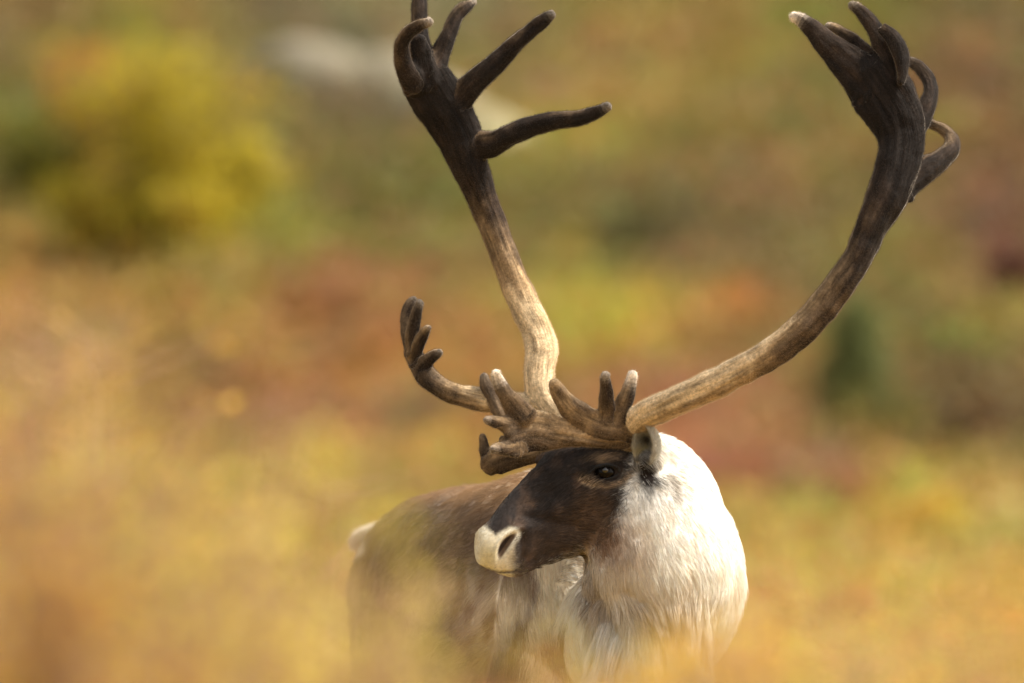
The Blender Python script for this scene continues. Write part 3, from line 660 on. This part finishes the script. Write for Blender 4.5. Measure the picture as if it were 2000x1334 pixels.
# --- tail
def skinned(name, pts, mat, parent, label=None, voxel=.003):
    me = fuse([chain(pts)], voxel, 3, name); Vv = get_v(me); set_col(me, coat(Vv)); set_v(me, Vv-OFF); me.polygons.foreach_set('use_smooth', np.ones(len(me.polygons), bool))
    o = link(name, me, parent, mat); return o, me
tail, tme = skinned('tail', [(752, 1040, 1.40, 14), (726, 1044, 1.42, 11), (706, 1050, 1.43, 9), (697, 1062, 1.43, 6)], SKIN, caribou)
tail['label'] = 'short raised white tail'
pp, qq = sample_surface(tme, OFF, 9000, lambda a, b: np.ones(len(a)))
dd = X3(-.55, .2, -.5)+qq*.7+rng.normal(0, .25, (9000, 3)); dd /= np.linalg.norm(dd, axis=1)[:, None]
make_curves('tail_fur', pp, pp[:, None]+dd[:, None]*np.linspace(0, 1, 4)[None, :, None]*rng.uniform(.005, .016, 9000)[:, None, None], np.linspace(1, .2, 4)[None]*np.full((9000, 1), .0004),
            lin((238, 228, 210))*rng.uniform(.75, 1.1, (9000, 1)), tail, OFF)

# --- hooves
HOOF = plain('hoof', (.03, .025, .02), .5, 60)
for c, dy in ((fr, -.05), (fl, -.05), (hr, .02), (hl, .02)):
    for s in (-1, 1):
        rings = []
        for z, rx, ry, yo in ((.085, .018, .022, 0), (.05, .024, .034, -.008), (.004, .029, .046, -.018), (.0, .028, .044, -.018)):
            rings.append([X3(c[0]+s*.023+rx*math.cos(t), c[1]+dy+yo+ry*math.sin(t), z) for t in np.arange(14)*2*math.pi/14])
        Vv, Fs = close_rings(np.array(rings)); me = bpy.data.meshes.new('hoof'); me.from_pydata([tuple(x-OFF) for x in Vv], [], Fs); link('hoof', me, caribou, HOOF)

# --- antlers
def velvet_material():
    m, n, l, b = mat_new('velvet'); a = attr_node(n); fl_ = n.new('ShaderNodeAttribute'); fl_.attribute_name = 'flow'
    mp = n.new('ShaderNodeMapping'); mp.inputs['Scale'].default_value = (14, 110, 110); l.new(fl_.outputs['Vector'], mp.inputs['Vector'])
    s1, t1 = mul_noise(m, n, l, a.outputs['Color'], mp.outputs[0], 1.0, .45, 1.45, 3, .6)
    tc = n.new('ShaderNodeTexCoord'); s2, t2 = mul_noise(m, n, l, s1, tc.outputs['Object'], 190, .6, 1.4, 4, .7)
    l.new(s2, b.inputs['Base Color']); b.inputs['Roughness'].default_value = .85; b.inputs['Specular IOR Level'].default_value = .15
    b.inputs['Sheen Weight'].default_value = .5; b.inputs['Sheen Roughness'].default_value = .25; b.inputs['Sheen Tint'].default_value = (1, .88, .74, 1)
    ad = n.new('ShaderNodeMath'); ad.operation = 'MULTIPLY_ADD'; ad.inputs[1].default_value = .35; l.new(t2.outputs[0], ad.inputs[0]); l.new(t1.outputs[0], ad.inputs[2])
    bp = n.new('ShaderNodeBump'); bp.inputs['Strength'].default_value = .7; bp.inputs['Distance'].default_value = .004
    l.new(ad.outputs[0], bp.inputs['Height']); l.new(bp.outputs[0], b.inputs['Normal']); return m
VELVET = velvet_material()
PAL = [(206,182,146), (158,132,98), (104,86,66), (50,40,33), (30,25,22)]
def pal(t):
    t = np.clip(t, 0, 3.999); i = t.astype(int); f = (t-i)[:, None]; A = np.array([lin(c) for c in PAL]); return A[i]*(1-f)+A[i+1]*f
def antler(chains, label, seed):
    """chains: (points, tone at start, tone at end, pale tip?)"""
    shp, S, tone, tipw, arc = [], [], [], [], []
    for pts, t0, t1, tip in chains:
        shp.append(chain(pts, step=.005, sides=18))
        A = [[*P(p_[0], p_[1], p_[2]), p_[3]*U*(CAM_D+p_[2]), 0] for p_ in pts]; s = catmull(A, .006)
        a = np.concatenate([[0], np.cumsum(np.linalg.norm(np.diff(s[:, :3], axis=0), axis=1))]); u = a/a[-1]
        S.append(s); arc.append(a+len(S)*3.7); uu = sstep(.10, .90, u) if len(pts) > 12 else u; tone.append(t0+(t1-t0)*uu); tipw.append((tip if tip >= 1 else tip*.45)*sstep(a[-1]-.016-.02*(tip >= 1), a[-1]+.004, a))
    me = fuse(shp, .0024, 9, 'antler'); Vv = get_v(me); Nn = get_n(me); S = np.concatenate(S); arc = np.concatenate(arc); tone = np.concatenate(tone); tipw = np.concatenate(tipw)
    T = np.gradient(S[:, :3], axis=0); near_i = np.empty(len(Vv), int)
    for k in range(0, len(Vv), 4000):
        d = ((Vv[k:k+4000, None]-S[None, :, :3])**2).sum(2); near_i[k:k+4000] = np.argmin(np.sqrt(d)/(S[None, :, 3]+.004), 1)
    off = Vv-S[near_i, :3]; fx = np.stack([arc[near_i]+0*off[:, 0], off[:, 0]+off[:, 2], off[:, 1]], 1)
    T = T/(np.linalg.norm(T, axis=1)[:, None]+1e-9); ti = T[near_i]; along = np.sum(off*ti, 1); off2 = off-along[:, None]*ti
    perp = np.cross(ti, X3(0, 1, 0)); perp /= np.linalg.norm(perp, axis=1)[:, None]+1e-9
    fx = np.stack([arc[near_i]+along, np.sum(off2*perp, 1), off2[:, 1]*1.0], 1)
    fn = fx*np.array([9, 75, 75]); rid = fbm(fn+seed, 1, 2)-.5; lump = fbm(Vv+seed, 38, 2)-.5
    Vv = Vv+Nn*(rid*.0050+lump*.0055)[:, None]
    sd_ = (off2@X3(-.6, 0, .8))/(S[near_i, 3]+1e-4); tn = tone[near_i]+(fbm(Vv+seed, 18, 2)-.5)*1.3+(fbm(Vv*np.array([1, 1, .6])+seed+4, 60, 2)-.5)*1.3+rid*1.6-1.15*np.clip(sd_, -1, 1); c = pal(tn); w = (tipw[near_i]*np.clip(.4+1.5*fbm(Vv, 90, 2), 0, 1))[:, None]; c = c*(1-w)+lin((222, 206, 186))*w  # sides facing up and left toned paler, rim light put into the colour
    set_col(me, c); at = me.attributes.new('flow', 'FLOAT_VECTOR', 'POINT'); at.data.foreach_set('vector', fx.astype(np.float32).ravel())
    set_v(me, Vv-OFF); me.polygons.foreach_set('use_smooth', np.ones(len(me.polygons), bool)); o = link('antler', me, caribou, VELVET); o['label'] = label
    # velvet nap
    n = 60000; pp, qq = sample_surface(me, OFF, n, lambda a, b: np.where(b[:, 1] < .5, 1., .3))
    tree_i = np.empty(n, int)
    for k in range(0, n, 4000):
        d = ((pp[k:k+4000, None]-S[None, :, :3])**2).sum(2); tree_i[k:k+4000] = np.argmin(np.sqrt(d)/(S[None, :, 3]+.004), 1)
    dd = qq*.9+T[tree_i]*.5+rng.normal(0, .3, (n, 3)); dd /= np.linalg.norm(dd, axis=1)[:, None]; w = tipw[tree_i][:, None]
    cc = pal(tone[tree_i]*.86-.35+(fbm(pp+seed, 18, 2)-.5)*.9); cc = cc*(1-w)+lin((228, 212, 192))*w
    make_curves('velvet_nap', pp, pp[:, None]+dd[:, None]*np.linspace(0, 1, 3)[None, :, None]*rng.uniform(.002, .0042, n)[:, None, None],
                np.linspace(1, .3, 3)[None]*np.full((n, 1), .00012), np.clip(cc*rng.uniform(.7, 1.3, (n, 1)), .004, .8), o, OFF)
    return o
def at_y(pts, y0, y1, flat=None):
    n = len(pts)-1; return [(*p_[:2], y0+(y1-y0)*i/n, p_[2], (p_[3] if len(p_) > 3 else (.38 if i == 0 else .68 if i == 1 else .88))) for i, p_ in enumerate(pts)]
# far antler (the animal's right)
A_ = [
 ([(1178,862,.035,20),(1140,845,.045,20),(1100,822,.06,22),(1074,795,.07,27),(1056,765,.08,29),(1053,725,.09,29),(1058,685,.10,30),(1050,648,.115,30),(1028,603,.13,28),(1005,550,.145,27),(983,495,.155,26),
   (962,440,.16,26),(941,385,.16,28),(920,328,.155,34),(899,272,.145,43,.6),(874,222,.135,50,.5),(846,178,.125,50,.45),(822,140,.12,44,.45),(812,108,.115,34,.5)], -.6, 4.0, 0),
 (at_y([(930,285,28),(965,280,24),(990,267,20),(1033,249,18),(1078,238,15.5),(1122,233,14.5),(1160,221,13),(1186,208,9)], .14, .06), 3.4, 4, .5),
 (at_y([(890,205,30),(917,171,24),(958,134,19),(1003,91,15),(1035,61,13),(1062,40,12),(1078,28,7)], .13, .10), 3.4, 4, .4),
 (at_y([(838,150,26),(856,115,20),(869,84,16),(882,52,14),(893,30,13),(910,13,11),(926,2,6)], .12, .16), 3.6, 4, .6),
 (at_y([(832,150,28),(825,108,20),(819,60,14.5),(820,10,14),(824,-40,12),(836,-80,7)], .11, .20), 3.6, 4, .3),
 (at_y([(815,165,28),(795,140,20),(785,112,15),(784,88,13),(795,66,12),(815,51,11),(838,42,7)], .10, .03), 3.3, 2.6, .8),
 (at_y([(828,168,36,.45),(817,125,32,.45),(815,92,25,.5),(817,76,17,.55)], .11, .10), 4, 4, 0),
 (at_y([(1075,800,24),(1045,795,22),(1000,788,21),(945,781,22),(887,768,20),(852,750,19),(832,733,19),(816,708,19,.55),(804,685,14,.6)], .07, .13), -.9, 3.6, 0),
 (at_y([(806,695,13),(796,665,10.5),(793,630,9),(799,602,8),(808,585,5)], .14, .18), 3, 2.6, .5),
 (at_y([(804,690,12),(805,655,11),(811,620,10),(820,592,6.5)], .12, .10), 3, 2.8, .4),
 (at_y([(806,702,13),(817,672,11),(829,651,9.5),(837,640,6)], .12, .08), 3, 2.8, .4),
 (at_y([(817,730,18),(828,712,14),(845,697,10.5),(860,688,6.5)], .12, .09), 3, 2.8, .4),
 # far brow palm
 (at_y([(1150,872,16),(1080,878,20,.5),(1030,888,22,.45),(990,894,26,.4),(962,905,24,.4),(952,918,14,.5)], .05, .07), 1.8, 2.4, 0),
 (at_y([(962,905,18),(948,880,10),(944,862,8),(942,852,6)], .07, .08), 2.4, 2.8, 0),
 (at_y([(990,890,14),(982,872,9),(983,858,6)], .06, .07), 2.3, 2.8, 0),
 (at_y([(1060,870,12),(1010,845,12),(975,808,10),(962,780,10.5),(951,755,10.5),(946,737,8.5)], .05, .09), 2.2, 2.9, .3)]
antler(A_, 'far antler rising steeply, brow palm and forward tine low on the left', 3.3)
# near antler (the animal's left)
B_ = [
 ([(1224,862,-.045,22),(1232,835,-.06,22),(1252,815,-.08,25),(1290,797,-.105,28),(1345,773,-.14,27.5),(1420,738,-.17,28),(1493,698,-.19,28),(1553,656,-.20,28),(1603,605,-.20,28.5),(1640,556,-.20,28),(1673,508,-.195,27.5),
   (1704,440,-.185,31),(1735,375,-.175,40,.7),(1754,320,-.165,43,.6),(1760,270,-.155,46,.5),(1746,222,-.15,57,.42),(1718,172,-.145,62,.38),(1696,140,-.14,48,.42)], .2, 4.2, 0),
 (at_y([(1712,190,30,.3),(1702,150,24,.3),(1694,118,15,.35)], -.14, -.135), 4, 4, 0),
 (at_y([(1708,178,50,.4),(1668,133,38,.45),(1632,100,27,.55),(1600,70,19,.7),(1572,44,14),(1549,31,9)], -.145, -.10), 4.2, 3.0, 1),
 (at_y([(1718,150,22),(1695,110,16),(1670,82,12.5),(1642,61,9.5),(1618,51,7)], -.135, -.08), 3.8, 3, .6),
 (at_y([(1750,190,34,.5),(1738,135,27,.6),(1725,92,21,.7),(1706,52,14.5),(1686,27,11.5),(1667,10,8)], -.15, -.11), 4, 3, .5),
 (at_y([(1722,52,10),(1744,72,14),(1760,105,15),(1763,138,12),(1760,160,8)], -.15, -.175), 3.2, 3.8, 0),
 (at_y([(1780,255,28),(1806,220,17),(1818,182,12.5),(1812,152,11),(1796,132,10),(1778,120,8)], -.145, -.05), 4, 3, .3),
 (at_y([(1760,365,34),(1795,340,27),(1832,316,20),(1857,292,16),(1858,270,12),(1842,253,10),(1816,241,8)], -.16, -.03), 4, 2.5, .5),
 # brow palm reaching forwards over the face
 (at_y([(1222,862,18),(1180,862,13),(1130,853,17,.7),(1085,846,31,.4),(1048,840,40,.3),(1015,842,44,.27),(995,848,34,.3)], -.05, -.13), 1.6, 2.2, 0),
 (at_y([(1025,820,30,.4),(1003,792,22,.5),(986,768,15),(974,745,11),(968,728,7.5)], -.12, -.14), 1.8, 2.6, 1),
 (at_y([(1005,835,20),(978,827,12.5),(960,822,9),(950,819,6)], -.125, -.15), 2, 2, .5),
 (at_y([(1015,872,20),(990,876,14),(972,877,9),(964,878,6.5)], -.125, -.16), 2, 1.8, .5),
 # upright forked tine at the base
 (at_y([(1228,850,18),(1204,838,25,.6),(1168,831,27,.5),(1133,812,25,.6),(1108,789,19),(1092,768,14),(1083,750,9)], -.06, -.10), 1.9, 1.4, 0),
 (at_y([(1184,825,20),(1186,785,13.5),(1184,757,11),(1181,733,8)], -.075, -.11), 1.8, 2.2, .8),
 (at_y([(1204,828,22),(1217,790,14),(1229,758,11),(1236,731,7.5)], -.07, -.08), 1.8, 2.4, 1)]
antler(B_, 'near antler sweeping out right and up to a dark palm', 8.1)

# ------------------------------------------------------------------ foreground shrubs, close to the lens and far out of focus
ORG = [(206,152,74), (212,166,84), (198,142,72), (204,172,88)]; GLD = [(212,184,84), (206,176,72), (216,188,98), (198,166,74)]
MAU = [(184,146,108), (172,134,104), (192,156,112), (190,150,84)]; RED = [(190,116,72), (178,106,70), (196,134,84)]
PAT = [(206,168,84), (190,152,92), (182,176,72), (212,166,80), (184,142,104)]
def fg(px, top, y, wpx, ns, cols, label, per=9, leaf=.022, fade=.75, name='willow_shrub', low=.7):
    cols = [tuple(np.clip(np.array(c)*np.array([1.05, 1.13, 1.06]), 0, 250)) for c in cols]; ns = int(ns*1.25)
    base = P(px, 1334, y); gz = float(ground_z(base[0], y)); tp = P(px, top, y); s = U*(CAM_D+y)
    h = tp[2]-gz; sp = wpx*s; e = shrub(name, label, 'shrub', 'blurred shrubs in front of the caribou', (base[0], y, gz-.01), h, sp, ns, leaf, cols, per, .02, TWIG, fade, zmin=max(.05, (P(px, 1334, y)[2]-gz)-.25), low=low)
    return e
fg(95, 420, -11.5, 110, 12, ORG, 'tall orange shrub at the left edge, the highest of the foreground', 8)
fg(160, 425, -7.0, 45, 4, ORG, 'slender orange plume rising beside the tallest foreground shrub', 7)
fg(620, 900, -6.5, 60, 4, MAU, 'slender dusky plume left of the white tail', 4)
fg(360, 900, -8.5, 90, 5, GLD, 'slender golden plume in the middle of the left foreground', 6)
fg(40, 700, -10.0, 210, 13, PAT, 'tan and pink shrub in the lower left corner', 9)
fg(290, 740, -11.4, 200, 12, ORG, 'orange gold shrub standing right of the tallest foreground shrub', 8)
fg(490, 810, -10.2, 190, 12, GLD, 'pale golden shrub in front of the empty slope left of the tail', 9)
fg(630, 1000, -11.6, 170, 10, GLD, 'yellow shrub right under the white tail', 7)
fg(800, 1000, -10.4, 110, 7, GLD, 'golden shrub veiling the middle of the back', 15, leaf=.013)
fg(200, 1000, -9.0, 260, 13, MAU, 'mauve brown shrub low in the left corner', 8)
fg(540, 1100, -8.5, 200, 11, MAU, 'yellow green shrub low in front of the hind leg', 7)
fg(700, 1020, -9.2, 90, 9, GLD, 'bright golden shrub between the tail and the muzzle', 16, leaf=.013)
fg(780, 1190, -8.6, 120, 8, PAT, 'mixed gold and pink shrub low in front of the flank', 16, leaf=.013)
fg(1430, 1160, -9.0, 110, 11, PAT, 'dense amber shrub hiding the foot of the neck at right', 10, fade=.35, low=.88)
fg(940, 1235, -9.6, 110, 7, RED, 'rust red shrub below the muzzle', 7, fade=.4, low=.88)
fg(1110, 1245, -9.4, 45, 4, ORG, 'small brown-orange shrub in front of the shoulder', 8, fade=.3, low=.9)
fg(1330, 1195, -10.0, 120, 11, ORG, 'thin amber shrub in front of the throat mane', 10, fade=.35, low=.88)
fg(1500, 1120, -11.2, 190, 9, ORG, 'amber shrub right of the throat mane', 7)
fg(1720, 1080, -10.4, 240, 10, PAT, 'tan pink shrub at lower right', 7)
fg(1940, 1000, -11.6, 200, 10, GLD, 'golden shrub in the lower right corner', 8)
def sprig(px, top, y, cols, label):
    base = P(px, 1334, y); gz = float(ground_z(base[0], y)); h = P(px, top, y)[2]-gz
    shrub('shrub_sprig', label, 'sprig', 'thin sprigs at the bottom edge', (base[0], y, gz-.01), h, .035, 2, .022, cols, 4, .006, TWIG, 0, zmin=.5)
sprig(130, 1215, -3.0, [(196,110,72), (206,140,84)], 'thin reddish sprig at the bottom left corner')
sprig(490, 1228, -2.6, GLD, 'yellow sprig at the bottom edge below the tail')
sprig(575, 1262, -2.8, GLD, 'short gold sprig right of the yellow sprig')
sprig(400, 1290, -2.2, [(214,200,150), (200,180,110)], 'pale sprig left of the yellow sprig')
